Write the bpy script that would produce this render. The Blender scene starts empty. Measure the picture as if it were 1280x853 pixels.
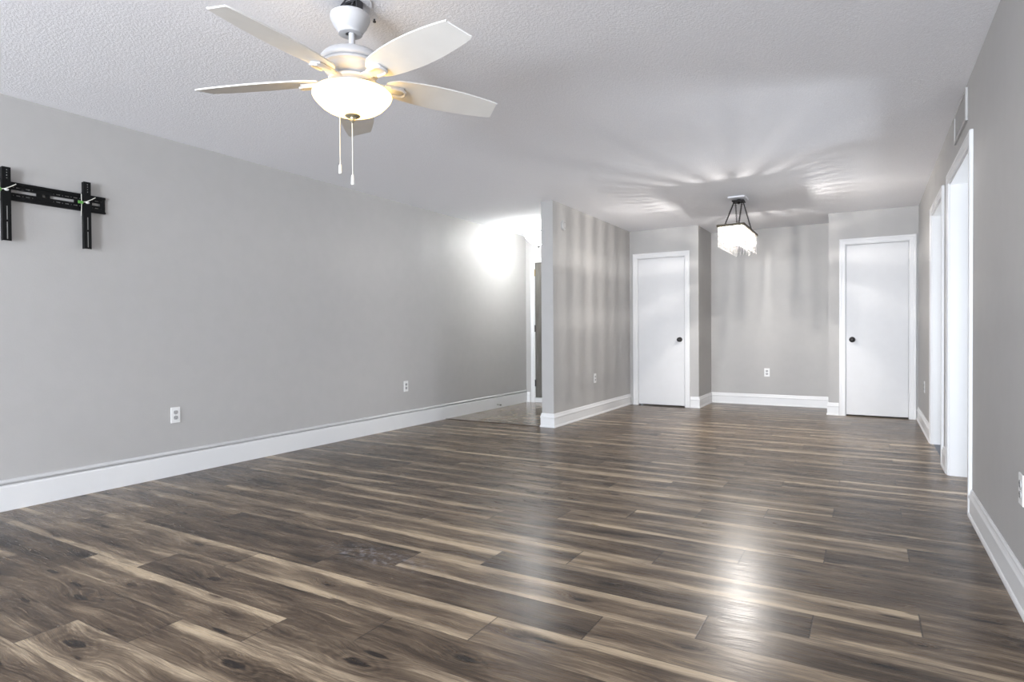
import bpy, bmesh, math, random
from mathutils import Vector, Matrix
random.seed(7)
S = bpy.context.scene
COL = S.collection
PI = math.pi
H = 2.44

# ------------------------------------------------------------------ camera
cam_data = bpy.data.cameras.new('camera')
cam_data.sensor_width = 36.0
cam_data.lens = 763.0988 / 1280 * 36.0
cam_data.clip_start = 0.02
cam = bpy.data.objects.new('camera', cam_data)
COL.objects.link(cam)
RGT = Vector((0.863138442, 0.504921350, -0.00681612292))
UPV = Vector((-0.000799447939, 0.0148644971, 0.999889198))
FWD = Vector((-0.504966722, 0.863037355, -0.0132337772))
m = Matrix((RGT, UPV, -FWD)).transposed().to_4x4()
m.translation = Vector((0, 0, 1.0223))
cam.matrix_world = m
S.camera = cam

# ------------------------------------------------------------------ light and exposure
S.view_settings.view_transform = 'Standard'
S.view_settings.look = 'None'
S.view_settings.gamma = 1
S.view_settings.use_curve_mapping = False
S.view_settings.exposure = 0.58

world = bpy.data.worlds.new('world')
S.world = world
world.use_nodes = True
wn = world.node_tree.nodes
wn['Background'].inputs[0].default_value = (0.75, 0.86, 1.0, 1)
wn['Background'].inputs[1].default_value = 1.0

def area_light(name, loc, rot, sx, sy, power, color, spread=180):
    d = bpy.data.lights.new(name, 'AREA')
    d.shape = 'RECTANGLE'
    d.size = sx
    d.size_y = sy
    d.energy = power
    d.color = color
    d.spread = math.radians(spread)
    o = bpy.data.objects.new(name, d)
    o.location = loc
    o.rotation_euler = rot
    COL.objects.link(o)
    return o

YB = -4.60          # wall behind the camera, with two large windows
area_light('daylight_window_wide', (-2.85, YB - 0.14, 1.0), (PI/2 + 0.22, 0, 0), 2.4, 2.0, 228, (0.85, 0.91, 1.0))
area_light('daylight_window_narrow', (-0.55, YB - 0.14, 1.0), (PI/2 + 0.32, 0, 0), 1.2, 2.0, 355, (0.85, 0.91, 1.0))
# added fill lights in the side rooms, brightening the ceiling through the right-hand openings
area_light('added_fill_side_room_near', (2.25, 5.05, 0.9), (0, PI/2 + 0.3, 0), 1.3, 0.6, 38, (0.86, 0.92, 1.0))
area_light('added_fill_side_room_far', (2.25, 6.45, 0.9), (0, PI/2 + 0.3, 0), 1.3, 0.9, 30, (0.92, 0.96, 1.0))

# ------------------------------------------------------------------ node helpers
class NT:
    def __init__(self, name):
        self.m = bpy.data.materials.new(name)
        self.m.use_nodes = True
        self.t = self.m.node_tree
        self.b = self.t.nodes['Principled BSDF']
        self.out = self.t.nodes['Material Output']
    def n(self, typ, **kw):
        x = self.t.nodes.new(typ)
        for k, v in kw.items():
            setattr(x, k, v)
        return x
    def put(self, sock, v):
        if isinstance(v, bpy.types.NodeSocket):
            self.t.links.new(v, sock)
        elif v is not None:
            sock.default_value = v
    def math(self, op, a, b=None, c=None, clamp=False):
        x = self.n('ShaderNodeMath', operation=op, use_clamp=clamp)
        self.put(x.inputs[0], a); self.put(x.inputs[1], b); self.put(x.inputs[2], c)
        return x.outputs[0]
    def ss(self, v, a, b, lo=0.0, hi=1.0):
        x = self.n('ShaderNodeMapRange', interpolation_type='SMOOTHSTEP')
        self.put(x.inputs[0], v); self.put(x.inputs[1], a); self.put(x.inputs[2], b)
        self.put(x.inputs[3], lo); self.put(x.inputs[4], hi)
        return x.outputs[0]
    def noise(self, vec, scale, detail=2, rough=0.5, dist=0.0):
        x = self.n('ShaderNodeTexNoise')
        self.put(x.inputs['Vector'], vec)
        x.inputs['Scale'].default_value = scale
        x.inputs['Detail'].default_value = detail
        x.inputs['Roughness'].default_value = rough
        x.inputs['Distortion'].default_value = dist
        return x.outputs[0]
    def mix(self, f, a, b, blend='MIX'):
        x = self.n('ShaderNodeMix', data_type='RGBA', blend_type=blend)
        self.put(x.inputs[0], f); self.put(x.inputs[6], a); self.put(x.inputs[7], b)
        return x.outputs[2]
    def xyz(self, x_, y_, z_):
        x = self.n('ShaderNodeCombineXYZ')
        self.put(x.inputs[0], x_); self.put(x.inputs[1], y_); self.put(x.inputs[2], z_)
        return x.outputs[0]
    def attr(self, name):
        x = self.n('ShaderNodeAttribute', attribute_name=name)
        return x
    def pos(self):
        return self.n('ShaderNodeTexCoord').outputs['Object']
    def bump(self, h, strength, dist):
        x = self.n('ShaderNodeBump')
        x.inputs['Strength'].default_value = strength
        x.inputs['Distance'].default_value = dist
        self.put(x.inputs['Height'], h)
        self.put(self.b.inputs['Normal'], x.outputs[0])

def plain(name, col, rough=0.5, metal=0.0, spec=0.5, emit=None, estr=0.0, bump=None, vary=0.0):
    w = NT(name)
    w.b.inputs['Base Color'].default_value = (*col, 1)
    w.b.inputs['Roughness'].default_value = rough
    w.b.inputs['Metallic'].default_value = metal
    w.b.inputs['Specular IOR Level'].default_value = spec
    if emit:
        w.b.inputs['Emission Color'].default_value = (*emit, 1)
        w.b.inputs['Emission Strength'].default_value = estr
    p = w.pos()
    nz = w.noise(p, 9.0, 3)
    if vary:
        f = w.ss(nz, 0.3, 0.7, 1 - vary, 1 + vary)
        c = w.mix(1.0, (*col, 1), w.xyz(f, f, f), 'MULTIPLY')
        w.put(w.b.inputs['Base Color'], c)
    if bump:
        w.bump(w.noise(p, bump[0], 3, 0.6), bump[1], bump[2])
    return w.m

M = {}
M['paint'] = plain('grey_wall_paint', (0.450, 0.441, 0.430), 0.55, spec=0.35, bump=(90, 0.25, 0.002), vary=0.012)
M['trim'] = plain('white_gloss_trim', (0.75, 0.75, 0.75), 0.32, spec=0.5, bump=(30, 0.05, 0.001))
M['strip_paint'] = plain('pale_grey_raceway', (0.60, 0.60, 0.60), 0.4)
M['door'] = plain('white_door_paint', (0.70, 0.70, 0.705), 0.38, spec=0.4, bump=(22, 0.06, 0.002), vary=0.01)
M['plastic'] = plain('white_plastic', (0.80, 0.80, 0.79), 0.35)
M['plastic_grey'] = plain('grey_receptacle_plastic', (0.42, 0.42, 0.42), 0.4)  # receptacle faces in plain grey, darker than the cover plate
M['slot'] = plain('dark_slot', (0.03, 0.03, 0.03), 0.7)
M['black'] = plain('black_powder_coat', (0.0035, 0.004, 0.0045), 0.5, spec=0.2)
M['bronze'] = plain('dark_bronze', (0.045, 0.042, 0.042), 0.35, metal=0.6)
M['blackiron'] = plain('black_iron', (0.015, 0.013, 0.012), 0.5, metal=0.5)
M['brass'] = plain('aged_brass', (0.35, 0.27, 0.13), 0.4, metal=0.9)
M['olivegold'] = plain('antique_gold_frame', (0.060, 0.048, 0.026), 0.45, metal=0.3)
M['steel'] = plain('brushed_steel', (0.45, 0.44, 0.42), 0.35, metal=0.9)
M['fanwhite'] = plain('white_fan_enamel', (0.52, 0.52, 0.53), 0.4)
M['fangroove'] = plain('fan_groove', (0.35, 0.35, 0.36), 0.5)
M['blade'] = plain('white_fan_blade', (0.80, 0.79, 0.76), 0.5, vary=0.02)
M['fabdark'] = plain('dark_metal_bracket', (0.05, 0.05, 0.055), 0.45, metal=0.5)
M['cord'] = plain('cream_cord', (0.75, 0.74, 0.66), 0.6)
M['green'] = plain('green_tag', (0.10, 0.30, 0.06), 0.6)
M['whitetag'] = plain('white_tag', (0.7, 0.7, 0.68), 0.6)
M['finial'] = plain('finial_metal', (0.42, 0.38, 0.28), 0.35, metal=0.6)
M['strip'] = plain('brown_transition_strip', (0.05, 0.035, 0.028), 0.4)
M['sidefloor'] = plain('blue_grey_side_floor', (0.07, 0.08, 0.10), 0.5)
M['slat'] = plain('vent_painted_metal', (0.46, 0.455, 0.448), 0.5)
M['ventdark'] = plain('vent_dark_duct', (0.30, 0.295, 0.29), 0.8)
M['bowl'] = plain('lit_alabaster_glass', (0.9, 0.85, 0.7), 0.35, emit=(1.0, 0.62, 0.18), estr=4.2)
M['hallbowl'] = plain('lit_frosted_glass', (0.9, 0.9, 0.88), 0.35, emit=(0.98, 1.0, 0.985), estr=26.0)
M['bulb'] = plain('lit_bulb', (0.9, 0.9, 0.8), 0.3, emit=(1.0, 0.92, 0.78), estr=12.0)

def crystal():
    w = NT('cut_crystal')
    tr = w.n('ShaderNodeBsdfTransparent'); tr.inputs[0].default_value = (0.97, 0.97, 0.97, 1)
    gs = w.n('ShaderNodeBsdfGlass'); gs.inputs[0].default_value = (1, 1, 1, 1); gs.inputs['Roughness'].default_value = 0.05; gs.inputs['IOR'].default_value = 1.52
    tl = w.n('ShaderNodeBsdfTranslucent'); tl.inputs[0].default_value = (0.95, 0.93, 0.88, 1)
    a = w.n('ShaderNodeMixShader'); a.inputs[0].default_value = 0.78
    w.t.links.new(tr.outputs[0], a.inputs[1]); w.t.links.new(gs.outputs[0], a.inputs[2])
    b = w.n('ShaderNodeMixShader'); b.inputs[0].default_value = 0.02
    w.t.links.new(a.outputs[0], b.inputs[1]); w.t.links.new(tl.outputs[0], b.inputs[2])
    w.t.links.new(b.outputs[0], w.out.inputs[0])
    return w.m
M['crystal'] = crystal()

def ceiling_mat():
    w = NT('white_textured_ceiling')
    p = w.pos()
    a = w.noise(p, 88, 4, 0.62)
    b = w.noise(p, 24, 2, 0.5)
    h = w.math('ADD', w.ss(a, 0.40, 0.62), w.math('MULTIPLY', b, 0.5))
    w.bump(h, 0.30, 0.004)
    f = w.ss(a, 0.3, 0.7, 0.86, 0.89)
    w.put(w.b.inputs['Base Color'], w.xyz(f, f, w.math('MULTIPLY', f, 1.03)))
    w.b.inputs['Roughness'].default_value = 0.9
    w.b.inputs['Specular IOR Level'].default_value = 0.15
    return w.m
M['ceiling'] = ceiling_mat()

def plank_mat():
    w = NT('wood_look_plank_floor')
    uv = w.n('ShaderNodeUVMap', uv_map='plank').outputs[0]
    sp = w.n('ShaderNodeSeparateXYZ'); w.put(sp.inputs[0], uv)
    u, v = sp.outputs[0], sp.outputs[1]
    A = w.attr('pa'); sa = w.n('ShaderNodeSeparateColor'); w.put(sa.inputs[0], A.outputs['Color'])
    seed, tone, warm = sa.outputs
    B = w.attr('pb'); sb = w.n('ShaderNodeSeparateColor'); w.put(sb.inputs[0], B.outputs['Color'])
    btop, bbot, ksz = sb.outputs
    K = w.attr('pc'); sk = w.n('ShaderNodeSeparateColor'); w.put(sk.inputs[0], K.outputs['Color'])
    ku, kv, glow = sk.outputs
    W = 0.1905
    so = w.math('MULTIPLY', seed, 53.0)
    # a chosen knot in this plank, and scattered small knots
    dx = w.math('DIVIDE', w.math('SUBTRACT', u, ku), 2.6)
    dy = w.math('SUBTRACT', v, kv)
    wob = w.math('MULTIPLY', w.math('SUBTRACT', w.noise(w.xyz(w.math('MULTIPLY', u, 3.0), w.math('MULTIPLY', v, 9.0), so), 4.0, 3), 0.5), 0.035)
    d1 = w.math('ADD', w.math('SQRT', w.math('ADD', w.math('MULTIPLY', dx, dx), w.math('MULTIPLY', dy, dy))), wob)
    has = w.ss(ksz, 0.01, 0.1)
    core1 = w.math('MULTIPLY', w.ss(d1, w.math('MULTIPLY', ksz, 0.019), w.math('MULTIPLY', ksz, 0.006)), has)
    core1 = w.math('MULTIPLY', core1, w.ss(w.noise(w.xyz(w.math('MULTIPLY', u, 22.0), w.math('MULTIPLY', v, 60.0), so), 2.0, 3), 0.35, 0.55, 0.45, 1.0))
    halo1 = w.math('MULTIPLY', w.ss(d1, w.math('MULTIPLY', ksz, 0.085), 0.0), has)
    rv = w.n('ShaderNodeTexVoronoi'); rv.inputs['Scale'].default_value = 1.0
    w.put(rv.inputs['Vector'], w.xyz(w.math('MULTIPLY', u, 2.6), w.math('MULTIPLY', v, 13.0), so))
    d2 = w.math('ADD', rv.outputs['Distance'], w.math('MULTIPLY', wob, 5.0))
    core2 = w.ss(d2, 0.15, 0.07)
    halo2 = w.ss(d2, 0.5, 0.1)
    # grain coordinates pushed aside by the knots
    push = w.math('ADD', w.math('MULTIPLY', halo1, 0.035), w.math('MULTIPLY', halo2, 0.016))
    gv = w.math('ADD', v, push)
    slow = w.math('MULTIPLY', w.math('SUBTRACT', w.noise(w.xyz(w.math('MULTIPLY', u, 2.0), so, 0.0), 1.5, 2), 0.5), 0.05)
    gv2 = w.math('ADD', gv, slow)
    fine = w.noise(w.xyz(w.math('MULTIPLY', u, 3.5), w.math('MULTIPLY', gv2, 95.0), so), 1.6, 4, 0.62)
    broad = w.noise(w.xyz(w.math('MULTIPLY', u, 1.5), w.math('MULTIPLY', gv2, 17.0), so), 1.3, 3, 0.55)
    blot = w.noise(w.xyz(w.math('MULTIPLY', u, 1.9), w.math('MULTIPLY', v, 5.0), w.math('ADD', so, 9.0)), 1.6, 2, 0.5)
    rings = w.math('MULTIPLY', w.math('SINE', w.math('MULTIPLY', d1, 330.0)), w.math('MULTIPLY', halo1, 0.10))
    val = w.math('ADD', w.math('MULTIPLY', w.math('SUBTRACT', broad, 0.5), 0.85), w.math('MULTIPLY', w.math('SUBTRACT', fine, 0.5), 0.95))
    val = w.math('ADD', val, w.math('MULTIPLY', w.math('SUBTRACT', blot, 0.5), 0.55))
    pores = w.noise(w.xyz(w.math('MULTIPLY', u, 9.0), w.math('MULTIPLY', gv2, 260.0), so), 1.5, 3, 0.6)
    val = w.math('ADD', val, w.math('MULTIPLY', w.math('SUBTRACT', pores, 0.5), 0.50))
    val = w.math('ADD', val, w.math('ADD', w.math('MULTIPLY', tone, 0.70), 0.135))
    val = w.math('ADD', val, rings)
    # pale sapwood bands along the long edges
    wid = w.math('ADD', 0.018, w.math('MULTIPLY', w.noise(w.xyz(w.math('MULTIPLY', u, 2.2), so, 3.0), 1.0, 2), 0.062))
    wid2 = w.math('ADD', 0.012, w.math('MULTIPLY', w.noise(w.xyz(w.math('MULTIPLY', u, 2.0), so, 7.0), 1.0, 2), 0.055))
    vt = w.math('SUBTRACT', W, v)
    mt = w.math('MULTIPLY', w.ss(vt, w.math('MULTIPLY', wid, 1.25), w.math('MULTIPLY', wid, 0.6)), btop)
    mb = w.math('MULTIPLY', w.ss(v, w.math('MULTIPLY', wid2, 1.25), w.math('MULTIPLY', wid2, 0.6)), bbot)
    bandv = w.math('MULTIPLY', w.math('MAXIMUM', mt, mb), w.ss(w.noise(w.xyz(u, so, 1.0), 1.7, 2), 0.30, 0.52, 0.55, 1.0))
    val = w.math('ADD', val, w.math('MULTIPLY', bandv, 0.42))
    val = w.math('SUBTRACT', val, w.math('MULTIPLY', w.math('MAXIMUM', core1, w.math('MULTIPLY', core2, 0.75)), 0.55))
    val = w.math('SUBTRACT', val, w.math('MULTIPLY', halo1, 0.10))
    val = w.math('SUBTRACT', val, w.math('MULTIPLY', halo2, 0.10))
    r = w.n('ShaderNodeValToRGB')
    w.put(r.inputs[0], val)
    e = r.color_ramp.elements
    e[0].position = 0.0; e[0].color = (0.020, 0.015, 0.013, 1)
    e[1].position = 1.0; e[1].color = (0.52, 0.41, 0.28, 1)
    for p_, c_ in ((0.20, (0.046, 0.032, 0.022)), (0.40, (0.102, 0.072, 0.049)), (0.60, (0.180, 0.133, 0.090)), (0.80, (0.33, 0.256, 0.177))):
        x = e.new(p_); x.color = (*c_, 1)
    col = w.mix(w.math('MULTIPLY', warm, 0.30), r.outputs[0], w.mix(1.0, r.outputs[0], (0.80, 0.90, 1.06, 1), 'MULTIPLY'))
    # joints
    L = w.attr('plen').outputs['Fac']
    eu = w.math('MINIMUM', u, w.math('SUBTRACT', L, u))
    ev = w.math('MINIMUM', v, vt)
    gap = w.math('MAXIMUM', w.ss(eu, 0.0035, 0.0015), w.math('MULTIPLY', w.ss(ev, 0.0020, 0.0006), 0.75))
    col = w.mix(w.math('MULTIPLY', gap, 0.75), col, (0.03, 0.024, 0.02, 1))
    # pale scuffs, bound to one worn patch of the floor
    P = w.pos()
    mp = w.n('ShaderNodeMapping'); w.put(mp.inputs[0], P)
    mp.inputs['Location'].default_value = (1.95, -2.09, 0); 
    ps = w.n('ShaderNodeSeparateXYZ'); w.put(ps.inputs[0], mp.outputs[0])
    px_ = w.math('DIVIDE', ps.outputs[0], 0.42); py_ = w.math('DIVIDE', ps.outputs[1], 0.12)
    pd = w.math('SQRT', w.math('ADD', w.math('MULTIPLY', px_, px_), w.math('MULTIPLY', py_, py_)))
    sc = w.math('MULTIPLY', w.ss(pd, 1.1, 0.3), w.ss(w.noise(P, 30, 5, 0.7), 0.47, 0.72))
    col = w.mix(w.math('MULTIPLY', sc, 0.55), col, (0.42, 0.42, 0.48, 1))
    w.put(w.b.inputs['Base Color'], col)
    w.put(w.b.inputs['Roughness'], w.ss(fine, 0.3, 0.7, 0.34, 0.25))
    w.b.inputs['Specular IOR Level'].default_value = 0.22
    hgt = w.math('SUBTRACT', w.math('MULTIPLY', fine, 0.35), gap)
    w.bump(hgt, 0.12, 0.001)
    return w.m
M['plank'] = plank_mat()

def tile_mat():
    w = NT('travertine_floor_tile')
    P = w.pos()
    br = w.n('ShaderNodeTexBrick')
    w.put(br.inputs['Vector'], P)
    br.offset = 0.0
    br.inputs['Scale'].default_value = 1.0
    br.inputs['Brick Width'].default_value = 0.33
    br.inputs['Row Height'].default_value = 0.33
    br.inputs['Mortar Size'].default_value = 0.004
    br.inputs['Color1'].default_value = (0.25, 0.205, 0.155, 1)
    br.inputs['Color2'].default_value = (0.21, 0.17, 0.128, 1)
    br.inputs['Mortar'].default_value = (0.13, 0.105, 0.08, 1)
    n = w.noise(P, 7, 5, 0.65)
    f = w.ss(n, 0.3, 0.7, 0.72, 1.3)
    w.put(w.b.inputs['Base Color'], w.mix(1.0, br.outputs[0], w.xyz(f, f, f), 'MULTIPLY'))
    w.b.inputs['Roughness'].default_value = 0.22
    return w.m
M['tile'] = tile_mat()

def entry_door_mat():
    w = NT('weathered_grey_entry_door')
    P = w.pos()
    mp = w.n('ShaderNodeMapping'); w.put(mp.inputs[0], P); mp.inputs['Scale'].default_value = (14, 14, 1.2)
    n = w.noise(mp.outputs[0], 3, 5, 0.65)
    r = w.n('ShaderNodeValToRGB'); w.put(r.inputs[0], n)
    r.color_ramp.elements[0].position = 0.3; r.color_ramp.elements[0].color = (0.085, 0.075, 0.060, 1)
    r.color_ramp.elements[1].position = 0.7; r.color_ramp.elements[1].color = (0.155, 0.150, 0.135, 1)
    w.put(w.b.inputs['Base Color'], r.outputs[0])
    w.b.inputs['Roughness'].default_value = 0.5
    return w.m
M['entry'] = entry_door_mat()

# ------------------------------------------------------------------ geometry helpers
def mkobj(name, bm, mat, parent=None, smooth=False, kind=None, label=None):
    bmesh.ops.recalc_face_normals(bm, faces=bm.faces)
    me = bpy.data.meshes.new(name)
    bm.to_mesh(me); bm.free()
    me.materials.append(M[mat] if isinstance(mat, str) else mat)
    if smooth:
        me.polygons.foreach_set('use_smooth', [True] * len(me.polygons))
        try:
            me.set_sharp_from_angle(angle=math.radians(40))
        except Exception:
            pass
    o = bpy.data.objects.new(name, me)
    COL.objects.link(o)
    if parent: o.parent = parent
    if kind: o['kind'] = kind
    if label: o['label'] = label
    return o

def thing(name, label, cat, loc, rot=(0, 0, 0), group=None):
    o = bpy.data.objects.new(name, None)
    o.empty_display_size = 0.05
    COL.objects.link(o)
    o.location = loc; o.rotation_euler = rot
    o['label'] = label; o['category'] = cat; o['kind'] = 'thing'
    if group: o['group'] = group
    return o

def box(bm, x0, x1, y0, y1, z0, z1, bev=0.0, mat=None):
    r = bmesh.ops.create_cube(bm, size=1)
    vs = r['verts']
    for v in vs:
        v.co = Vector(((x0 + x1) / 2 + v.co.x * (x1 - x0), (y0 + y1) / 2 + v.co.y * (y1 - y0), (z0 + z1) / 2 + v.co.z * (z1 - z0)))
    if bev:
        es = list({e for v in vs for e in v.link_edges})
        r2 = bmesh.ops.bevel(bm, geom=es, offset=bev, segments=2, affect='EDGES', profile=0.5)
        vs = r2['verts']
    if mat is not None:
        for v in {x for f in bm.faces for x in f.verts} & set(vs):
            v.co = mat @ v.co
    return vs

def lathe(bm, prof, seg=40, mat=None, cap=True):
    rings = []
    for r, z in prof:
        if r < 1e-5:
            rings.append([bm.verts.new((0, 0, z))])
        else:
            rings.append([bm.verts.new((r * math.cos(2 * PI * i / seg), r * math.sin(2 * PI * i / seg), z)) for i in range(seg)])
    for a, b in zip(rings, rings[1:]):
        for i in range(seg):
            j = (i + 1) % seg
            if len(a) == 1 and len(b) == 1: continue
            if len(a) == 1: bm.faces.new((a[0], b[i], b[j]))
            elif len(b) == 1: bm.faces.new((a[i], a[j], b[0]))
            else: bm.faces.new((a[i], a[j], b[j], b[i]))
    if cap:
        for rg in (rings[0], rings[-1]):
            if len(rg) > 1: bm.faces.new(rg)
    if mat is not None:
        for rg in rings:
            for v in rg: v.co = mat @ v.co

def tube(bm, pts, r, seg=8, closed=False):
    pts = [Vector(p) for p in pts]
    n = len(pts)
    rings = []
    up = None
    for i, p in enumerate(pts):
        a = pts[i - 1] if (i > 0 or closed) else pts[i]
        b = pts[(i + 1) % n] if (i < n - 1 or closed) else pts[i]
        t = (b - a).normalized()
        if up is None:
            up = Vector((0, 0, 1)) if abs(t.z) < 0.9 else Vector((1, 0, 0))
        s = t.cross(up).normalized()
        up = s.cross(t).normalized()
        rings.append([bm.verts.new(p + r * (math.cos(2 * PI * k / seg) * s + math.sin(2 * PI * k / seg) * up)) for k in range(seg)])
    rng = n if closed else n - 1
    for i in range(rng):
        a, b = rings[i], rings[(i + 1) % n]
        for k in range(seg):
            bm.faces.new((a[k], a[(k + 1) % seg], b[(k + 1) % seg], b[k]))
    if not closed:
        bm.faces.new(rings[0]); bm.faces.new(rings[-1])

def sweep(bm, prof, path, frames):
    """prof = [(a, d)] closed polygon; frames[i] = (A, D) vectors at path[i]."""
    rings = []
    for p, (A, D) in zip(path, frames):
        rings.append([bm.verts.new(Vector(p) + a * A + d * D) for a, d in prof])
    k = len(prof)
    for r0, r1 in zip(rings, rings[1:]):
        for i in range(k):
            j = (i + 1) % k
            bm.faces.new((r0[i], r0[j], r1[j], r1[i]))
    bm.faces.new(rings[0]); bm.faces.new(rings[-1])

def mitre(path, normals):
    """per-vertex mitred offset vector for segment normals"""
    out = []
    for i in range(len(path)):
        a = normals[max(i - 1, 0)]; b = normals[min(i, len(normals) - 1)]
        s = (a + b)
        s = s / (1 + a.dot(b)) if (1 + a.dot(b)) > 1e-4 else a
        out.append(s)
    return out

BASE = [(0, 0), (0, .020), (.010, .0200), (.017, .017), (.022, .013), (.098, .013), (.104, .0165), (.112, .0165), (.122, .012), (.132, .009), (.140, .0085), (.150, .004), (.150, 0)]
def baseboard(name, pts, normals, prof=BASE, mat='trim'):
    bm = bmesh.new()
    ns = [Vector((*n, 0)) for n in normals]
    path = [Vector((x, y, 0)) for x, y in pts]
    ds = mitre(path, ns)
    sweep(bm, prof, path, [(Vector((0, 0, 1)), d) for d in ds])
    return mkobj(name, bm, mat, kind='structure')

CAS = [(0, 0), (0, .012), (.006, .0145), (.042, .0145), (.046, .018), (.066, .018), (.070, .014), (.070, 0)]
def casing(name, axis, plane, a0, a1, top, dirn, z0=0.0, wid=0.07):
    """axis 'x': opening runs along X on plane Y=plane; dirn = +-1 side the trim faces"""
    bm = bmesh.new()
    k = wid / 0.07
    prof = [(a * k, d) for a, d in CAS]
    def P(a, z):
        return Vector((a, plane, z)) if axis == 'x' else Vector((plane, a, z))
    def V(a, z):
        return Vector((a, 0, z)) if axis == 'x' else Vector((0, a, z))
    path = [P(a0, z0), P(a0, top), P(a1, top), P(a1, z0)]
    ns = [V(-1, 0), V(0, 1), V(1, 0)]
    As = mitre(path, ns)
    D = Vector((0, dirn, 0)) if axis == 'x' else Vector((dirn, 0, 0))
    sweep(bm, prof, path, [(a, D) for a in As])
    return mkobj(name, bm, 'trim', kind='structure')

# ------------------------------------------------------------------ room numbers
XL, XR, XD, XDL = -4.3734, 0.4865, -2.9224, -3.064
YD, YB1, YA, YB2, YH = 5.8737, 8.2979, 9.0517, 8.3445, 7.89
XA, XA2 = -1.966, -0.4275
T = 0.115

def wall(name, boxes, mat='paint'):
    bm = bmesh.new()
    for b in boxes: box(bm, *b)
    return mkobj(name, bm, mat, kind='structure')

wall('wall_left', [(XL - T, XL, YB - T, YH + T, 0, H)])
wall('wall_divider', [(XDL, XD, YD, YB1 + 0.2, 0, H)])
D3A, D3B = -4.238, -3.33      # entry door opening
wall('wall_entry', [(XL, D3A, YH, YH + T, 0, H), (D3B, XDL, YH, YH + T, 0, H), (D3A, D3B, YH, YH + T, 2.06, H)])
D1A, D1B, D1T = -2.806, -2.147, 2.05
wall('wall_closet_left', [(XD, D1A, YB1, YB1 + T, 0, H), (D1B, XA, YB1, YB1 + T, 0, H), (D1A, D1B, YB1, YB1 + T, D1T, H),
                          (XA - T, XA, YB1 + T, YA + T, 0, H)])
wall('wall_alcove', [(XA, XA2, YA, YA + T, 0, H)])
D2A, D2B, D2T = -0.245, 0.399, 2.052
wall('wall_closet_right', [(XA2, D2A, YB2, YB2 + T, 0, H), (D2B, XR, YB2, YB2 + T, 0, H), (D2A, D2B, YB2, YB2 + T, D2T, H),
                           (XA2, XA2 + T, YB2 + T, YA + T, 0, H)])
O2A, O2B, O1A, O1B, OT = 4.205, 5.24, 5.675, 6.61, 2.045
wall('wall_right', [(XR, XR + T, YB - T, O2A, 0, H), (XR, XR + T, O2B, O1A, 0, H), (XR, XR + T, O1B, YB2 + T, 0, H),
                    (XR, XR + T, O2A, O2B, OT, H), (XR, XR + T, O1A, O1B, OT, H)])
# wall behind the camera with its two windows
wall('wall_back', [(XL, -4.05, YB - T, YB, 0, H), (-1.65, -1.15, YB - T, YB, 0, H), (0.05, XR, YB - T, YB, 0, H),
                   (-4.05, -1.65, YB - T, YB, 2.22, H), (-1.15, 0.05, YB - T, YB, 2.22, H),
                   (-4.05, -1.65, YB - T, YB, 0, 0.10), (-1.15, 0.05, YB - T, YB, 0, 0.10)])
for nm, a, b in (('window_1', -4.05, -1.65), ('window_2', -1.15, 0.05)):
    bm = bmesh.new()
    for x0, x1, z0, z1 in ((a, a + .05, .10, 2.22), (b - .05, b, .10, 2.22), (a, b, .10, .15), (a, b, 2.17, 2.22), ((a + b) / 2 - .025, (a + b) / 2 + .025, .15, 2.17)):
        box(bm, x0, x1, YB - 0.08, YB - 0.03, z0, z1)
    mkobj(nm, bm, 'trim', kind='structure')
# side rooms seen through the two openings
wall('wall_side', [(2.5, 2.6, 3.0, 8.5, 0, H), (XR + T, 2.5, 2.9, 3.0, 0, H), (XR + T, 2.5, 8.46, 8.56, 0, H), (XR + T, 2.5, 5.42, 5.49, 0, H)])
bm = bmesh.new(); box(bm, XR + 0.010, 2.5, 3.0, 8.46, -0.06, -0.001)
mkobj('floor_side', bm, 'sidefloor', kind='structure')
bm = bmesh.new(); box(bm, XL - T, 2.6, YB - T, YA + T, H, H + 0.1)
mkobj('ceiling', bm, 'ceiling', kind='structure')
bm = bmesh.new(); box(bm, XL, XDL, 5.885, YH + T, -0.05, 0.002)
mkobj('floor_entry', bm, 'tile', kind='structure')
bm = bmesh.new()
box(bm, XL + 0.012, XDL - 0.001, 5.868, 5.892, 0.0, 0.0055, 0.002)
mkobj('trim_6', bm, 'strip', kind='structure')

# ------------------------------------------------------------------ plank floor
W, LEN, STEP = 0.1905, 1.3072, 0.3268
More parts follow.
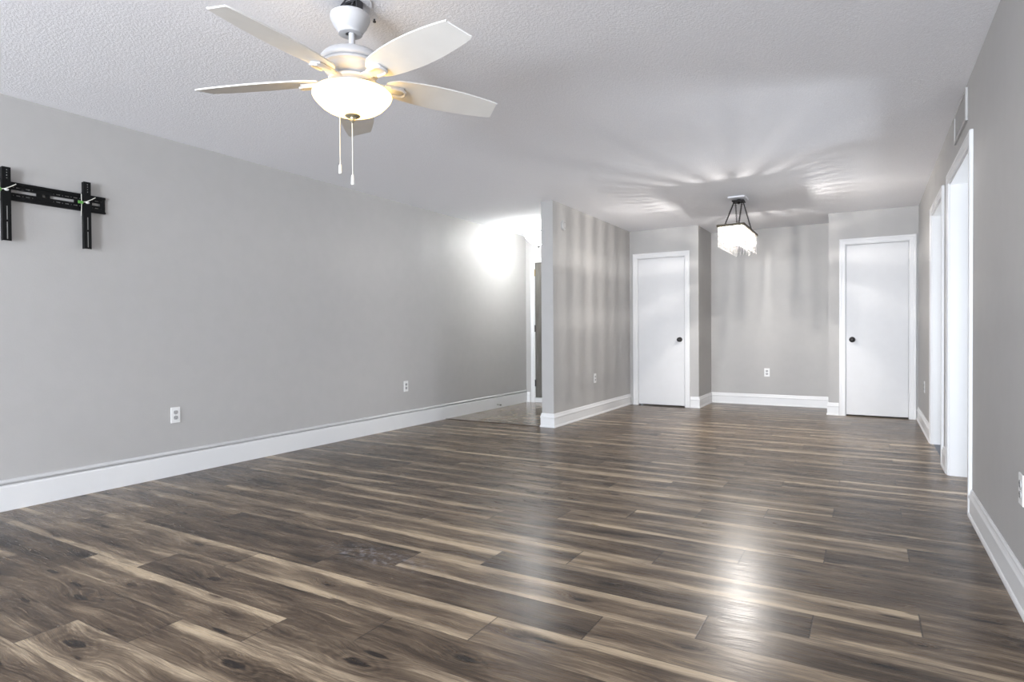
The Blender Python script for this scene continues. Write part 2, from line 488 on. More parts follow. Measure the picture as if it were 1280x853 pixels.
# (row, joint x of the left end rounded) -> tone, warm(0 = brown, 1 = grey blue), top band, bottom band, knots
SPEC = {
 (-1, -2.46): (0.62, .3, .6, .8, (.18, .10, 1.3)), (-1, -3.77): (.44, .5, .0, .2, None), (-1, -1.15): (.48, .2, .6, .1, None),
 (0, -2.13): (.52, .15, .9, .2, (.44, .085, 1.2)), (0, -3.44): (.40, .1, .0, .1, (.78, .10, 1.0)), (0, -4.75): (.50, .2, .3, .5, None),
 (0, -.83): (.52, .3, .1, .9, None),
 (1, -3.11): (.58, .1, 1., .1, (.50, .07, .5)), (1, -1.80): (.50, .35, .2, .8, (.42, .10, 1.1)), (1, -4.42): (.24, .35, .0, .0, None),
 (1, -.50): (.50, .15, .5, .5, None),
 (2, -4.09): (.46, .2, .5, .9, None), (2, -2.79): (.40, .1, .0, .0, (.42, .09, .9)), (2, -1.48): (.36, .2, .1, .1, (.38, .09, .9)),
 (2, -.17): (.44, .1, .5, .2, None),
 (3, -3.77): (.50, .2, .7, .2, None), (3, -2.46): (.56, .1, 1., .8, (.55, .09, .5)), (3, -1.15): (.52, .15, 1., .2, (.14, .10, .6)),
 (3, .155): (.44, .2, .4, .2, None),
 (4, -3.44): (.34, .1, .0, .0, None), (4, -2.13): (.36, .3, .0, .1, None), (4, -.83): (.58, .1, .3, .1, (.32, .12, .6)), (4, -4.75): (.5, .2, .5, .2, None),
 (5, -3.11): (.30, .1, .0, .1, (.95, .08, .8)), (5, -1.80): (.58, .05, 1., .8, (.85, .09, .6)), (5, -.50): (.34, .6, .8, .0, None), (5, -4.42): (.44, .2, .5, .1, None),
 (6, -2.79): (.52, .05, .9, .9, None), (6, -1.48): (.26, .7, .9, .0, None), (6, -.17): (.42, .2, .2, .9, None), (6, -4.09): (.48, .3, .7, .5, None),
 (7, -2.46): (.56, .0, .9, .6, None), (7, -1.15): (.60, .1, .9, .9, None), (7, .155): (.54, .2, .1, .2, (.30, .09, .8)), (7, -3.77): (.46, .2, .7, .5, None),
 (8, -3.44): (.38, .2, .0, .7, None), (8, -2.13): (.50, .2, .0, .9, None), (8, -.83): (.40, .3, .1, .1, None),
 (9, -3.11): (.46, .1, .8, .8, None), (9, -1.80): (.40, .3, .1, .9, None), (9, -.50): (.42, .25, .1, .1, None), (9, -4.42): (.34, .4, .0, .2, None),
 (10, -2.79): (.36, .5, .0, .5, None), (10, -1.48): (.60, .1, .2, 1., None), (10, -.17): (.30, .5, .2, .9, None),
 (11, -2.46): (.42, .3, .8, .2, None), (11, -1.15): (.56, .1, 1., .5, None), (11, .155): (.34, .4, .2, .2, None),
 (12, -3.44): (.36, .4, .2, .1, None), (12, -2.13): (.46, .3, .8, .3, None), (12, -.83): (.42, .3, .1, .4, None),
 (13, -1.80): (.44, .3, .9, .5, None), (13, -.50): (.46, .3, .3, .8, None),
 (14, -1.48): (.58, .2, .6, .8, None), (14, -.17): (.30, .6, .2, .6, None),
}
def plank_floor():
    bm = bmesh.new()
    uvl = bm.loops.layers.uv.new('plank')
    pa = bm.loops.layers.float_color.new('pa')
    pb = bm.loops.layers.float_color.new('pb')
    pc = bm.loops.layers.float_color.new('pc')
    pl = bm.faces.layers.float.new('plen')
    rnd = random.Random(11)
    x0f, y0f, y1f = XL, YB, YA
    row = -32
    while True:
        top = 1.283 + W * row; bot = top - W
        if bot > y1f: break
        x1f = XR + (0.30 if 3.2 < bot and top < 5.45 else 0.010)
        if top > y0f:
            base = (-2.133 + STEP * row)
            kmin = math.floor((x0f - base) / LEN) - 1
            for k in range(kmin, kmin + 8):
                a = base + LEN * k; b = a + LEN
                if b < x0f or a > x1f: continue
                key = None
                for (r_, xx), sp in SPEC.items():
                    if r_ == row and abs(xx - a) < 0.06: key = sp
                r0 = rnd.random()
                tone = rnd.choice([.30, .36, .40, .42, .45, .48, .52, .56]); wm = rnd.random() * 0.6
                bt = rnd.choice([0, .1, .3, .7, .9, 1.]); bb = rnd.choice([0, 0, .2, .6, .9])
                kn = (rnd.uniform(.2, 1.1), rnd.uniform(.05, .14), rnd.choice([0, 0, .5, .8]))
                if key:
                    tone, wm, bt, bb, kk = key
                    if kk: kn = kk
                    elif kn[2] > .5: kn = (kn[0], kn[1], 0.4)
                ca, cb = max(a, x0f), min(b, x1f); cy0, cy1 = max(bot, y0f), min(top, y1f)
                vs = [bm.verts.new((x, y, 0)) for x, y in ((ca, cy0), (cb, cy0), (cb, cy1), (ca, cy1))]
                f = bm.faces.new(vs)
                f[pl] = LEN
                for lp in f.loops:
                    lp[uvl].uv = (lp.vert.co.x - a, lp.vert.co.y - bot)
                    lp[pa] = (r0, tone, wm, 1); lp[pb] = (bt, bb, kn[2], 1); lp[pc] = (kn[0], kn[1], 0, 1)
        row += 1
    me = bpy.data.meshes.new('floor')
    bm.to_mesh(me); bm.free()
    me.materials.append(M['plank'])
    o = bpy.data.objects.new('floor', me)
    COL.objects.link(o); o['kind'] = 'structure'
plank_floor()
bm = bmesh.new(); box(bm, XL - T, 2.6, YB - T, YA + T, -0.16, -0.061)
mkobj('floor_slab', bm, 'strip', kind='structure')

# ------------------------------------------------------------------ baseboards and trim
LB = [(0, 0), (0, .018), (.140, .018), (.146, .015), (.149, .010), (.149, 0)]
baseboard('baseboard_left', [(XL, YB), (XL, YH)], [(1, 0)], LB)
bm = bmesh.new()
sweep(bm, [(.161, 0), (.161, .015), (.163, .017), (.172, .017), (.178, .010), (.181, 0)], [Vector((XL, YB, 0)), Vector((XL, YH, 0))], [(Vector((0, 0, 1)), Vector((1, 0, 0)))] * 2)
mkobj('trim_1', bm, 'strip_paint', kind='structure')
baseboard('baseboard_entry', [(XL + .018, YH), (D3A - .07, YH)], [(0, -1)])
baseboard('baseboard_divider', [(XDL, YH), (XDL, YD), (XD, YD), (XD, YB1)], [(-1, 0), (0, -1), (1, 0)])
baseboard('baseboard_closet_left', [(D1B + .07, YB1), (XA, YB1), (XA, YA), (XA2, YA), (XA2, YB2), (D2A - .07, YB2)], [(0, -1), (1, 0), (0, -1), (-1, 0), (0, -1)])
baseboard('baseboard_right_far', [(XR, YB2), (XR, O1B + .065)], [(-1, 0)])
baseboard('baseboard_right_middle', [(XR, O1A - .065), (XR, O2B + .065)], [(-1, 0)])
baseboard('baseboard_right_near', [(XR, O2A - .07), (XR, YB)], [(-1, 0)])
baseboard('baseboard_back', [(XL + .018, YB), (XR - .02, YB)], [(0, 1)], [(z, d) for z, d in BASE if z <= .098] + [(.098, 0)])

casing('trim_2', 'x', YB1, D1A, D1B, D1T, -1, wid=.066)
casing('trim_3', 'x', YB2, D2A, D2B, D2T, -1, wid=.066)
casing('trim_4', 'y', XR, O1A, O1B, OT, -1, wid=.065)
casing('trim_5', 'y', XR, O2A, O2B, OT, -1, wid=.068)
casing('trim_7', 'x', YH, D3A, D3B, 2.06, -1, wid=.05)

def jamb(name, axis, p0, p1, a0, a1, top, th=.012):
    bm = bmesh.new()
    if axis == 'y':
        box(bm, p0, p1, a0, a0 + th, 0, top); box(bm, p0, p1, a1 - th, a1, 0, top); box(bm, p0, p1, a0 + th, a1 - th, top - th, top)
    else:
        box(bm, a0, a0 + th, p0, p1, 0, top); box(bm, a1 - th, a1, p0, p1, 0, top); box(bm, a0 + th, a1 - th, p0, p1, top - th, top)
    return mkobj(name, bm, 'trim', kind='structure')
jamb('trim_8', 'y', XR - .001, XR + T + .001, O1A, O1B, OT)
jamb('trim_9', 'y', XR - .001, XR + T + .001, O2A, O2B, OT)
jamb('trim_10', 'x', YB1 - .001, YB1 + T, D1A, D1B, D1T, .006)
jamb('trim_11', 'x', YB2 - .001, YB2 + T, D2A, D2B, D2T, .006)
jamb('trim_12', 'x', YH - .001, YH + T, D3A, D3B, 2.06, .012)
# dark closet interiors behind the doors keep the gaps under them dark
wall('wall_closet_inner', [(XD, XA - T, YB1 + 0.55, YB1 + 0.6, 0, H), (XA2 + T, XR, YB2 + 0.55, YB2 + 0.6, 0, H)], 'paint')
wall('wall_outside_entry', [(XL - T, XDL + .1, YH + T + .02, YH + T + .06, -.1, H)], 'strip')

# ------------------------------------------------------------------ doors
def knob(parent, x, y, z, r=.033, mat='bronze'):
    bm = bmesh.new()
    R = Matrix.Translation((x, y, z)) @ Matrix.Rotation(PI / 2, 4, 'X')
    lathe(bm, [(0, 0), (r, 0), (r, .004), (r * .8, .009), (.012, .011), (.011, .028), (.018, .034), (.027, .042), (.030, .052), (.027, .062), (.018, .069), (.008, .0715), (0, .072)], 28, R)
    return mkobj('door_knob', bm, mat, parent, smooth=True)

def hinge(parent, x, y, z, mat='trim', s=1.0):
    bm = bmesh.new()
    box(bm, x - .011, x + .011, y - .003, y + .001, z - .045 * s, z + .045 * s, .001)
    lathe(bm, [(0, -.047 * s), (.006, -.047 * s), (.006, .047 * s), (0, .047 * s)], 12, Matrix.Translation((x, y - .006, z)))
    return mkobj('hinge', bm, mat, parent)

def slab_door(name, a, b, top, yplane, knob_x, hinge_x, knob_z):
    bm = bmesh.new()
    box(bm, a + .009, b - .009, yplane + .004, yplane + .039, .017, top - .010, .0015)
    d = mkobj(name, bm, 'door', kind='structure', label='plain white slab door with dark round knob')
    knob(d, knob_x, yplane + .005, knob_z)
    for hz in (1.80, .25):
        hinge(d, hinge_x, yplane + .004, hz, 'door')
    return d
slab_door('door_1', D1A, D1B, D1T, YB1, -2.217, D1A + .008, .917)
slab_door('door_2', D2A, D2B, D2T, YB2, -0.175, D2B - .008, .915)
bm = bmesh.new()
box(bm, D3A + .014, D3B - .014, YH + .010, YH + .052, .075, 2.045, .002)
for zz0, zz1 in ((.22, .95), (1.10, 1.90)):
    for xx0, xx1 in ((D3A + .12, -3.83), (-3.73, D3B - .12)):
        box(bm, xx0, xx1, YH + .004, YH + .012, zz0, zz1, .004)
d3 = mkobj('door_3', bm, 'entry', kind='structure')
for hz, mt in ((1.90, 'brass'), (1.085, 'bronze'), (.285, 'bronze')):
    hinge(d3, D3A + .011, YH + .008, hz, mt, 1.05)
knob(d3, D3B - .08, YH + .012, .95)
bm = bmesh.new()
box(bm, D3A + .012, D3B - .012, YH - .004, YH + .10, .002, .070, .004)
mkobj('door_threshold', bm, 'trim', d3)

# ------------------------------------------------------------------ ceiling fan
FX, FY = -1.905, 1.921
def fan():
    f = thing('ceiling_fan', 'white five-blade ceiling fan with lit bowl light and two pull chains', 'ceiling fan', (FX, FY, 0))
    # bracket between ceiling and the dropped canopy
    bm = bmesh.new()
    box(bm, -.045, .045, -.018, .018, 2.425, 2.438, .002)
    for s in (-1, 1):
        box(bm, s * .045 - .003, s * .045 + .003, -.018, .018, 2.36, 2.43)
    lathe(bm, [(0, 2.36), (.03, 2.36), (.036, 2.385), (.03, 2.41), (0, 2.41)], 24)
    for k in range(5):
        a = k * 1.3
        tube(bm, [(.02 * math.cos(a), .02 * math.sin(a), 2.39), (.045 * math.cos(a + .4), .045 * math.sin(a + .4), 2.41), (.03 * math.cos(a + .9), .03 * math.sin(a + .9), 2.437)], .004, 6)
    mkobj('mounting_bracket', bm, 'fabdark', f)
    bm = bmesh.new()
    lathe(bm, [(0, 2.434), (.085, 2.434), (.085, 2.438), (0, 2.438)], 32)
    mkobj('ceiling_plate', bm, 'ceiling', f)
    bm = bmesh.new()
    lathe(bm, [(.070, 2.386), (.080, 2.393), (.083, 2.390), (.084, 2.380), (.080, 2.366), (.070, 2.345), (.058, 2.328), (.052, 2.322), (.050, 2.312), (.046, 2.310), (.020, 2.312), (.020, 2.322), (.045, 2.330), (.068, 2.372)], 48, Matrix.Translation((-.008, 0, -.010)), cap=False)
    mkobj('canopy', bm, 'fanwhite', f, True)
    bm = bmesh.new()
    lathe(bm, [(0, 2.30), (.017, 2.305), (.020, 2.316), (.015, 2.33), (0, 2.335)], 24, Matrix.Translation((-.012, -.004, 0)))
    mkobj('hanger_ball', bm, 'fabdark', f, True)
    bm = bmesh.new()
    lathe(bm, [(0, 2.33), (.0135, 2.33), (.0135, 2.240), (.020, 2.236), (.022, 2.22), (0, 2.22)], 24)
    mkobj('downrod', bm, 'fanwhite', f, True)
    bm = bmesh.new()
    lathe(bm, [(0, 2.226), (.050, 2.226), (.090, 2.220), (.115, 2.208), (.130, 2.192), (.134, 2.180), (.131, 2.172), (.126, 2.169), (.126, 2.165), (.130, 2.162),
               (.129, 2.154), (.120, 2.150), (.116, 2.144), (.112, 2.134), (.100, 2.124), (.086, 2.117), (.080, 2.111), (.092, 2.109), (.100, 2.104), (.099, 2.095), (.085, 2.090), (0, 2.090)], 56)
    mot = mkobj('motor_housing', bm, 'fanwhite', f, True)
    bm = bmesh.new()
    lathe(bm, [(.1255, 2.1695), (.1275, 2.169), (.1275, 2.165), (.1255, 2.1645)], 56, cap=False)
    mkobj('trim_ring', bm, 'fangroove', mot, True)
    bm = bmesh.new()
    lathe(bm, [(0, 2.092), (.074, 2.092), (.078, 2.088), (.078, 2.083), (.073, 2.081), (.074, 2.072), (.080, 2.064), (.118, 2.0605), (.12, 2.056), (0, 2.056)], 48)
    mkobj('light_fitter', bm, 'fanwhite', f, True)
    bm = bmesh.new()
    pr = [(.118, 2.0595), (.140, 2.0585), (.156, 2.053), (.165, 2.044), (.166, 2.037), (.160, 2.024), (.148, 2.010), (.130, 1.992), (.105, 1.976), (.075, 1.964), (.040, 1.957), (0, 1.955)]
    lathe(bm, pr, 64, cap=False)
    mkobj('glass_bowl', bm, 'bowl', f, True)
    bm = bmesh.new()
    lathe(bm, [(0, 1.957), (.030, 1.9575), (.033, 1.953), (.028, 1.949), (.012, 1.946), (.009, 1.938), (.011, 1.932), (.006, 1.926), (0, 1.925)], 28)
    mkobj('finial', bm, 'finial', f, True)
    # blades
    n = 24
    def halfw(t):      # 0..1 along the blade
        return .040 + .037 * math.sin(PI * min(1, (t * .92 + .08)) ** .95) ** .8 + .012 * t
    for k in range(5):
        ang = math.radians(-84.3 + 72 * k)
        droop = math.radians(1.2)
        R = Matrix.Rotation(ang, 4, 'Z') @ Matrix.Translation((.10, 0, 2.105)) @ Matrix.Rotation(droop, 4, 'Y') @ Matrix.Rotation(math.radians(-13), 4, 'X')
        bm = bmesh.new()
        L0, L1 = .045, .592
        up, dn = [], []
        for i in range(n + 1):
            t = i / n
            x = L0 + (L1 - L0) * t
            hw = halfw(t)
            if t < .10: hw *= .62 + .38 * math.sin(t / .10 * PI / 2)
            xa = x if t < 1 else L1 - .006
            up.append((xa, hw)); dn.append((x - (.026 if t == 1 else 0), -hw))
        out = up + dn[::-1]
        top = [bm.verts.new(R @ Vector((x, y, .003))) for x, y in out]
        bot = [bm.verts.new(R @ Vector((x, y, -.003))) for x, y in out]
        bm.faces.new(top); bm.faces.new(bot[::-1])
        for i in range(len(out)):
            j = (i + 1) % len(out)
            bm.faces.new((top[i], bot[i], bot[j], top[j]))
        bl = mkobj('blade', bm, 'blade', f)
        # blade iron
        bm = bmesh.new()
        box(bm, -.03, .06, -.020, .020, -.013, -.003, .003, R)
        box(bm, .035, .125, -.027, .027, -.014, -.003, .006, R)
        mk = R @ Matrix.Translation((.115, 0, -.013))
        pts = [R @ Vector((.060, -.023, -.016)), R @ Vector((.110, -.025, -.018)), R @ Vector((.128, -.018, -.019)), R @ Vector((.134, 0, -.0195)), R @ Vector((.128, .018, -.019)), R @ Vector((.110, .025, -.018)), R @ Vector((.060, .023, -.016))]
        tube(bm, pts, .006, 8)
        ir = mkobj('blade_arm', bm, 'fanwhite', bl, True)
    # pull chains
    for (cx, cy, zt, zf) in ((-.131, .053, 2.055, 1.778), (-.003, 0, 1.928, 1.702)):
        bm = bmesh.new()
        tube(bm, [(cx, cy, zt), (cx, cy, zf)], .0016, 6)
        z = zf
        while z < zt:
            bmesh.ops.create_icosphere(bm, subdivisions=1, radius=.0026, matrix=Matrix.Translation((cx, cy, z)))
            z += .009
        ch = mkobj('pull_chain', bm, 'cord', f)
        bm = bmesh.new()
        lathe(bm, [(0, zf + .004), (.004, zf + .002), (.0065, zf - .006), (.0075, zf - .036), (.0065, zf - .041), (0, zf - .042)], 16, Matrix.Translation((cx, cy, 0)))
        mkobj('chain_fob', bm, 'plastic', ch, True)
fan()

# screw left in the ceiling beside the fan
bm = bmesh.new()
lathe(bm, [(0, 2.4395), (.004, 2.4395), (.004, 2.432), (.007, 2.430), (.007, 2.426), (0, 2.425)], 12, Matrix.Translation((-1.924, 2.081, 0)))
o = mkobj('ceiling_screw', bm, 'fabdark')
o['label'] = 'small dark screw head in the white ceiling just beside the fan mount'; o['category'] = 'screw'; o['kind'] = 'thing'

# ------------------------------------------------------------------ crystal chandelier
def chandelier():
    c = thing('chandelier', 'rectangular crystal chandelier hanging lit from black chains over dining area', 'chandelier', (0, 0, 0))
    x0, x1, y0, y1, zt, zb = -1.335, -1.075, 6.42, 7.28, 2.100, 1.905
    bm = bmesh.new()
    box(bm, -1.285, -1.115, 6.70, 6.95, 2.422, 2.439, .003)
    mkobj('ceiling_plate', bm, 'ceiling', c)
    bm = bmesh.new()
    box(bm, -1.255, -1.135, 6.755, 6.895, 2.392, 2.407, .004)
    lathe(bm, [(0, 2.422), (.02, 2.422), (.02, 2.405), (0, 2.405)], 20, Matrix.Translation((-1.195, 6.825, 0)))
    lathe(bm, [(0, 2.394), (.012, 2.392), (.016, 2.383), (.009, 2.374), (0, 2.372)], 16, Matrix.Translation((-1.195, 6.825, 0)))
    mkobj('hub', bm, 'blackiron', c)
    # chains of alternating links
    ends = [((-1.235, 6.785, 2.392), (-1.258, 6.428, 2.104)), ((-1.155, 6.785, 2.392), (-1.125, 6.428, 2.104)),
            ((-1.235, 6.865, 2.392), (-1.285, 7.272, 2.104)), ((-1.155, 6.865, 2.392), (-1.125, 7.272, 2.104))]
    for a, b in ends:
        a, b = Vector(a), Vector(b)
        bm = bmesh.new()
        Ld = (b - a).length; nl = int(Ld / .020)
        d = (b - a).normalized()
        s = d.cross(Vector((0, 0, 1))).normalized(); u = s.cross(d)
        for i in range(nl):
            ctr = a + d * (Ld * (i + .5) / nl)
            w_ = s if i % 2 else u
            pts = [ctr + d * (.0135 * math.cos(q)) + w_ * (.0075 * math.sin(q)) for q in [2 * PI * k / 10 for k in range(10)]]
            tube(bm, pts, .0026, 5, closed=True)
        mkobj('chain', bm, 'blackiron', c)
    # frame
    bm = bmesh.new()
    t = .012
    for a0, a1, b0, b1 in ((x0 - .004, x1 + .004, y0 - .006, y0 + t), (x0 - .004, x1 + .004, y1 - t, y1 + .004), (x0 - .004, x0 + t, y0 + t, y1 - t), (x1 - t, x1 + .004, y0 + t, y1 - t)):
        box(bm, a0, a1, b0, b1, 2.082, 2.106, .0015)
    mkobj('frame', bm, 'olivegold', c)
    bm = bmesh.new(); box(bm, x0 + t, x1 - t, y0 + t, y1 - t, 2.090, 2.097)
    mkobj('top_panel', bm, 'steel', c)
    # crystal strands
    rnd = random.Random(3)
    nx, ny = 8, 34
    pos = [(x0 + .014 + (x1 - x0 - .028) * i / (nx - 1), yy) for yy in (y0 + .014, y1 - .014) for i in range(nx)]
    pos += [(xx, y0 + .014 + (y1 - y0 - .028) * i / (ny - 1)) for xx in (x0 + .014, x1 - .014) for i in range(1, ny - 1)]
    pos += [(xx, y0 + .10 + (y1 - y0 - .2) * i / 7) for xx in (-1.27, -1.14) for i in range(8)]
    for (px, py) in pos:
        bm = bmesh.new()
        z = 2.084
        inner = abs(px + 1.205) < .08 and abs(py - 6.85) < .35
        zend = zb + rnd.uniform(-.012, .012) - (.012 if inner else 0)
        if inner: z = 2.05
        a0 = rnd.uniform(0, PI)
        while z > zend + .02:
            ln = .044
            r = .0078
            Mx = Matrix.Translation((px, py, z - ln / 2)) @ Matrix.Rotation(a0 + rnd.uniform(-.3, .3), 4, 'Z')
            lathe(bm, [(0, ln / 2), (r * .7, ln / 2 - .003), (r, ln / 2 - .008), (r, -ln / 2 + .008), (r * .7, -ln / 2 + .003), (0, -ln / 2)], 6, Mx)
            z -= ln + .003
        bmesh.ops.create_icosphere(bm, subdivisions=1, radius=.0095, matrix=Matrix.Translation((px, py, z - .007)))
        tube(bm, [(px, py, 2.088), (px, py, z)], .0008, 4)
        mkobj('crystal_strand', bm, 'crystal', c)
    # bulbs on short sockets
    for y in (6.53, 6.74, 6.96, 7.17):
        bm = bmesh.new()
        lathe(bm, [(0, 2.090), (.010, 2.090), (.010, 2.062), (0, 2.062)], 14, Matrix.Translation((-1.205, y, 0)))
        sk = mkobj('bulb_socket', bm, 'steel', c)
        bm = bmesh.new()
        lathe(bm, [(0, 2.063), (.006, 2.062), (.009, 2.052), (.009, 2.032), (.005, 2.020), (0, 2.017)], 14, Matrix.Translation((-1.205, y, 0)))
        mkobj('bulb', bm, 'bulb', sk, True)
        d = bpy.data.lights.new('chandelier_bulb', 'POINT')
        d.energy = 21.0; d.color = (1.0, 0.955, 0.91); d.shadow_soft_size = .010
        lo = bpy.data.objects.new('chandelier_bulb', d); lo.location = (-1.205, y, 2.000); COL.objects.link(lo)
chandelier()

# ------------------------------------------------------------------ entry ceiling light
def hall_light():
    X, Y = -3.74, 7.10
    c = thing('entry_ceiling_light', 'lit frosted bowl light on short stem in entry ceiling behind the divider', 'ceiling light', (X, Y, 0))
    bm = bmesh.new()
    lathe(bm, [(0, 2.439), (.070, 2.439), (.072, 2.432), (.062, 2.422), (.030, 2.414), (0, 2.414)], 36)
    mkobj('canopy', bm, 'steel', c, True)
    bm = bmesh.new()
    tube(bm, [(0, 0, 2.415), (0, 0, 2.16)], .006, 10)
    for k in range(3):
        a = k * 2 * PI / 3 + .5
        tube(bm, [(.02 * math.cos(a), .02 * math.sin(a), 2.41), (.05 * math.cos(a), .05 * math.sin(a), 2.36), (.14 * math.cos(a), .14 * math.sin(a), 2.315)], .004, 8)
    mkobj('stem', bm, 'steel', c, True)
    bm = bmesh.new()
    pr = [(.180, 2.318), (.186, 2.308), (.183, 2.290), (.165, 2.262), (.135, 2.230), (.10, 2.200), (.06, 2.178), (.02, 2.168), (0, 2.166)]
    lathe(bm, pr, 56, cap=False)
    mkobj('glass_bowl', bm, 'hallbowl', c, True)
    bm = bmesh.new()
    lathe(bm, [(0, 2.170), (.018, 2.168), (.016, 2.160), (.008, 2.156), (.010, 2.146), (.006, 2.138), (0, 2.136)], 20)
    mkobj('finial', bm, 'bronze', c, True)
    d = bpy.data.lights.new('entry_bulb', 'POINT')
    d.energy = 7; d.color = (0.97, 1.0, 0.98); d.shadow_soft_size = .05
    lo = bpy.data.objects.new('entry_bulb', d); lo.location = (X, Y, 2.33); COL.objects.link(lo)
    lo.location = (X - .0, Y, 2.345)
hall_light()

# ------------------------------------------------------------------ television wall mount
def holes_plate(bm, x0, x1, ys, zs, holes):
    """plate in the YZ plane; holes are (y0, y1, z0, z1)"""
    Y = sorted(set(list(ys) + [h[0] for h in holes] + [h[1] for h in holes]))
    Z = sorted(set(list(zs) + [h[2] for h in holes] + [h[3] for h in holes]))
    vmap = {}
    def V(x, y, z):
        k = (round(x, 5), round(y, 5), round(z, 5))
        if k not in vmap: vmap[k] = bm.verts.new(k)
        return vmap[k]
    solid = {}
    for i in range(len(Y) - 1):
        for j in range(len(Z) - 1):
            cy, cz = (Y[i] + Y[i + 1]) / 2, (Z[j] + Z[j + 1]) / 2
            solid[i, j] = not any(h[0] < cy < h[1] and h[2] < cz < h[3] for h in holes)
    def q(*v):
        try: bm.faces.new(v)
        except ValueError: pass
    for (i, j), s in solid.items():
        if not s: continue
        a, b, c, d = Y[i], Y[i + 1], Z[j], Z[j + 1]
        for x in (x0, x1):
            q(V(x, a, c), V(x, b, c), V(x, b, d), V(x, a, d))
        if not solid.get((i - 1, j)): q(V(x0, a, c), V(x1, a, c), V(x1, a, d), V(x0, a, d))
        if not solid.get((i + 1, j)): q(V(x0, b, c), V(x1, b, c), V(x1, b, d), V(x0, b, d))
        if not solid.get((i, j - 1)): q(V(x0, a, c), V(x1, a, c), V(x1, b, c), V(x0, b, c))
        if not solid.get((i, j + 1)): q(V(x0, a, d), V(x1, a, d), V(x1, b, d), V(x0, b, d))

def tv_mount():
    t = thing('tv_wall_mount', 'black steel television mount with two upright arms fixed to grey wall', 'wall mount', (XL, 1.82, 1.88))
    bx = lambda y: y - 1.82
    bz = lambda z: z - 1.88
    y0, y1, z0, z1 = 1.50, 2.138, 1.824, 1.932
    hl = []
    for a, b in ((1.625, 1.752), (1.825, 1.955), (2.060, 2.108), (1.532, 1.575)):
        hl.append((bx(a), bx(b), bz(1.871), bz(1.888)))
    hl.append((bx(1.784), bx(1.799), bz(1.872), bz(1.887)))
    for zc in (1.902, 1.855):
        for a, b in ((1.634, 1.640), (1.651, 1.671), (1.682, 1.688), (1.698, 1.720), (1.731, 1.737), (1.840, 1.846), (1.857, 1.879), (1.889, 1.895), (1.905, 1.927), (1.937, 1.943), (1.952, 1.975), (1.985, 1.991), (2.062, 2.067), (2.076, 2.100), (2.111, 2.116)):
            hl.append((bx(a), bx(b), bz(zc - .003), bz(zc + .003)))
    bm = bmesh.new()
    holes_plate(bm, .010, .013, (bx(y0), bx(y1)), (bz(z0 + .004), bz(z1 - .004)), hl)
    box(bm, 0, .020, bx(y0), bx(y1), bz(z1 - .006), bz(z1), .001)
    box(bm, 0, .020, bx(y0), bx(y1), bz(z0), bz(z0 + .006), .001)
    box(bm, .018, .021, bx(y0), bx(y1), bz(z1 - .016), bz(z1), .0008)
    box(bm, .018, .021, bx(y0), bx(y1), bz(z0), bz(z0 + .012), .0008)
    mkobj('wall_rail', bm, 'black', t)
    for yc in (1.591, 2.016):
        bm = bmesh.new()
        hw = .021
        hs = [(bx(yc) + .002 - .003, bx(yc) + .002 + .003, bz(zz), bz(zz + .006)) for zz in (1.988, 1.973, 1.957, 1.941, 1.928)]
        hs += [(bx(yc) + .001 - .003, bx(yc) + .001 + .003, bz(a), bz(b)) for a, b in ((1.702, 1.782), (1.590, 1.690))]
        holes_plate(bm, .046, .049, (bx(yc - hw), bx(yc + hw)), (bz(1.580), bz(2.008)), hs)
        box(bm, .022, .047, bx(yc - hw), bx(yc - hw) + .003, bz(1.580), bz(2.006))
        box(bm, .022, .047, bx(yc + hw) - .003, bx(yc + hw), bz(1.585), bz(2.006))
        box(bm, .018, .034, bx(yc - hw), bx(yc + hw), bz(1.925), bz(1.940))
        box(bm, .018, .034, bx(yc - hw), bx(yc + hw), bz(1.812), bz(1.824))
        mkobj('upright_arm', bm, 'black', t)
        bm = bmesh.new()
        tube(bm, [(.052, bx(yc + .045), bz(1.915)), (.056, bx(yc + .02), bz(1.897)), (.058, bx(yc - .012), bz(1.878)), (.053, bx(yc - .05), bz(1.868))], .0025, 8)
        tube(bm, [(.030, bx(yc - .026), bz(1.93)), (.034, bx(yc - .027), bz(1.86)), (.03, bx(yc - .028), bz(1.79))], .002, 6)
        cd = mkobj('release_cord', bm, 'cord', t)
        bm = bmesh.new()
        box(bm, .054, .060, bx(yc - .058), bx(yc - .028), bz(1.862), bz(1.880), .002)
        mkobj('green_tag', bm, 'green', cd)
        bm = bmesh.new()
        bmesh.ops.create_icosphere(bm, subdivisions=2, radius=.010, matrix=Matrix.Translation((.059, bx(yc - .004), bz(1.874))) @ Matrix.Diagonal((.5, 1.2, .8, 1)))
        mkobj('cord_toggle', bm, 'whitetag', cd, True)
tv_mount()

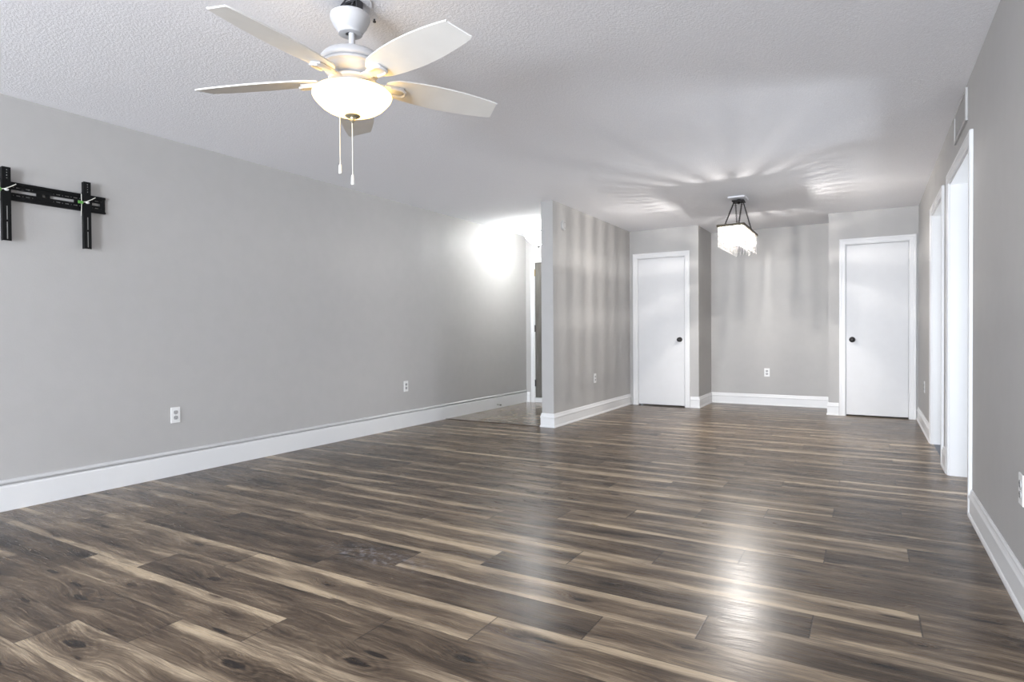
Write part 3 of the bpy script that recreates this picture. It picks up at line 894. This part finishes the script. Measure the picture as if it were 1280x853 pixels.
# ------------------------------------------------------------------ electrical outlets
def outlet(label, loc, rz, kind='outlet', bigslots=False):
    """built facing -Y, plate back at y = 0"""
    o = thing('wall_outlet', label, 'outlet', loc, (0, 0, rz), 'electrical outlets low on the walls')
    bm = bmesh.new()
    box(bm, -.035, .035, -.006, 0, -.0575, .0575, .0022)
    mkobj('cover_plate', bm, 'plastic', o)
    for z in (.0195, -.0195):
        bm = bmesh.new()
        pts = []
        for k in range(24):
            a = 2 * PI * k / 24
            pts.append((.0168 * math.cos(a), max(-.0135, min(.0135, .0168 * math.sin(a)))))
        f0 = [bm.verts.new((x, -.0055, z + y)) for x, y in pts]; f1 = [bm.verts.new((x, -.0085, z + y)) for x, y in pts]
        bm.faces.new(f1); bm.faces.new(f0)
        for i in range(24): bm.faces.new((f0[i], f0[(i + 1) % 24], f1[(i + 1) % 24], f1[i]))
        rc = mkobj('receptacle', bm, 'plastic_grey', o)
        bm = bmesh.new()
        box(bm, -.0080, -.0055, -.0090, -.0080, z - .001, z + .008)
        box(bm, .0055, .0080, -.0090, -.0080, z - .001, z + .007)
        lathe(bm, [(0, 0), (.0028, 0), (.0028, .001), (0, .001)], 10, Matrix.Translation((0, -.0080, z - .0075)) @ Matrix.Rotation(PI / 2, 4, 'X'))
        mkobj('slots', bm, 'slot', rc)
    bm = bmesh.new()
    lathe(bm, [(0, 0), (.003, 0), (.003, .001), (0, .0015)], 10, Matrix.Translation((0, -.006, 0)) @ Matrix.Rotation(PI / 2, 4, 'X'))
    mkobj('screw', bm, 'steel', o)
    return o
outlet('white outlet low on the long left wall, nearest the camera, below the television mount', (XL, 2.598, .440), PI / 2)
outlet('white outlet low on the long left wall, farther one nearer the entry', (XL, 5.168, .447), PI / 2)
outlet('white outlet low on the side of the short divider wall', (XD, 7.012, .456), PI / 2)
outlet('white outlet low on the back wall of the recess between the two white doors', (-1.218, YA, .452), 0)
outlet('white outlet low on the right wall between white door and far opening', (XR, 7.436, .446), -PI / 2)
outlet('white outlet low on the right wall at the edge of the picture', (XR, 2.875, .434), -PI / 2)

# round detector on the divider
t = thing('wall_detector', 'round pale detector high on the side of the divider wall', 'detector', (XD, 6.123, 2.206), (0, PI / 2, 0))
bm = bmesh.new()
lathe(bm, [(0, 0), (.056, 0), (.056, .010), (.052, .020), (.040, .026), (0, .027)], 36)
mkobj('housing', bm, 'slat', t, True)
bm = bmesh.new()
lathe(bm, [(.030, .0262), (.033, .0275), (.036, .0262)], 28, cap=False)
mkobj('sensor_ring', bm, 'ventdark', t)

# small wall box on the recess return
t = thing('wall_sensor', 'tiny white box on the side of the recess, left of the right white door', 'sensor', (XA2, 8.862, 1.277))
bm = bmesh.new(); box(bm, -.022, 0, -.035, .035, -.032, .032, .003)
mkobj('housing', bm, 'plastic', t)
bm = bmesh.new(); box(bm, -.025, -.021, -.02, .02, -.02, .02, .001)
mkobj('front_panel', bm, 'whitetag', t)

# return-air grille over the near opening
t = thing('air_vent', 'painted rectangular air grille high on the right wall above the opening', 'vent', (XR, 4.625, 2.318))
bm = bmesh.new()
hy, hz = .275, .095
for a, b, c, d in ((-hy, hy, hz - .02, hz), (-hy, hy, -hz, -hz + .02), (-hy, -hy + .02, -hz + .02, hz - .02), (hy - .02, hy, -hz + .02, hz - .02)):
    box(bm, -.012, 0, a, b, c, d, .002)
mkobj('frame', bm, 'slat', t)
bm = bmesh.new(); box(bm, -.0015, 0, -hy + .02, hy - .02, -hz + .02, hz - .02)
mkobj('duct_back', bm, 'ventdark', t)
for i in range(11):
    bm = bmesh.new()
    z = -hz + .028 + i * .0134
    box(bm, -.010, -.002, -hy + .018, hy - .018, -.0012, .0012, 0, Matrix.Translation((0, 0, z)) @ Matrix.Rotation(math.radians(35), 4, 'Y'))
    mkobj('slat', bm, 'slat', t)

# spring door stop on the left baseboard
t = thing('door_stop', 'small spring door stop on the left baseboard by the tiled entry', 'door stop', (XL + .018, 7.04, .052))
bm = bmesh.new()
pts = [Vector((.004 + .045 * k / 90, .006 * math.cos(k * .9), .006 * math.sin(k * .9) - .004 * (k / 90))) for k in range(91)]
tube(bm, pts, .0014, 5)
lathe(bm, [(0, 0), (.010, 0), (.010, .005), (0, .005)], 14, Matrix.Rotation(PI / 2, 4, 'Y'))
mkobj('spring', bm, 'steel', t)
bm = bmesh.new()
lathe(bm, [(0, .046), (.008, .046), (.008, .060), (.005, .064), (0, .064)], 14, Matrix.Translation((0, 0, -.004)) @ Matrix.Rotation(PI / 2, 4, 'Y'))
mkobj('rubber_tip', bm, 'bronze', t)
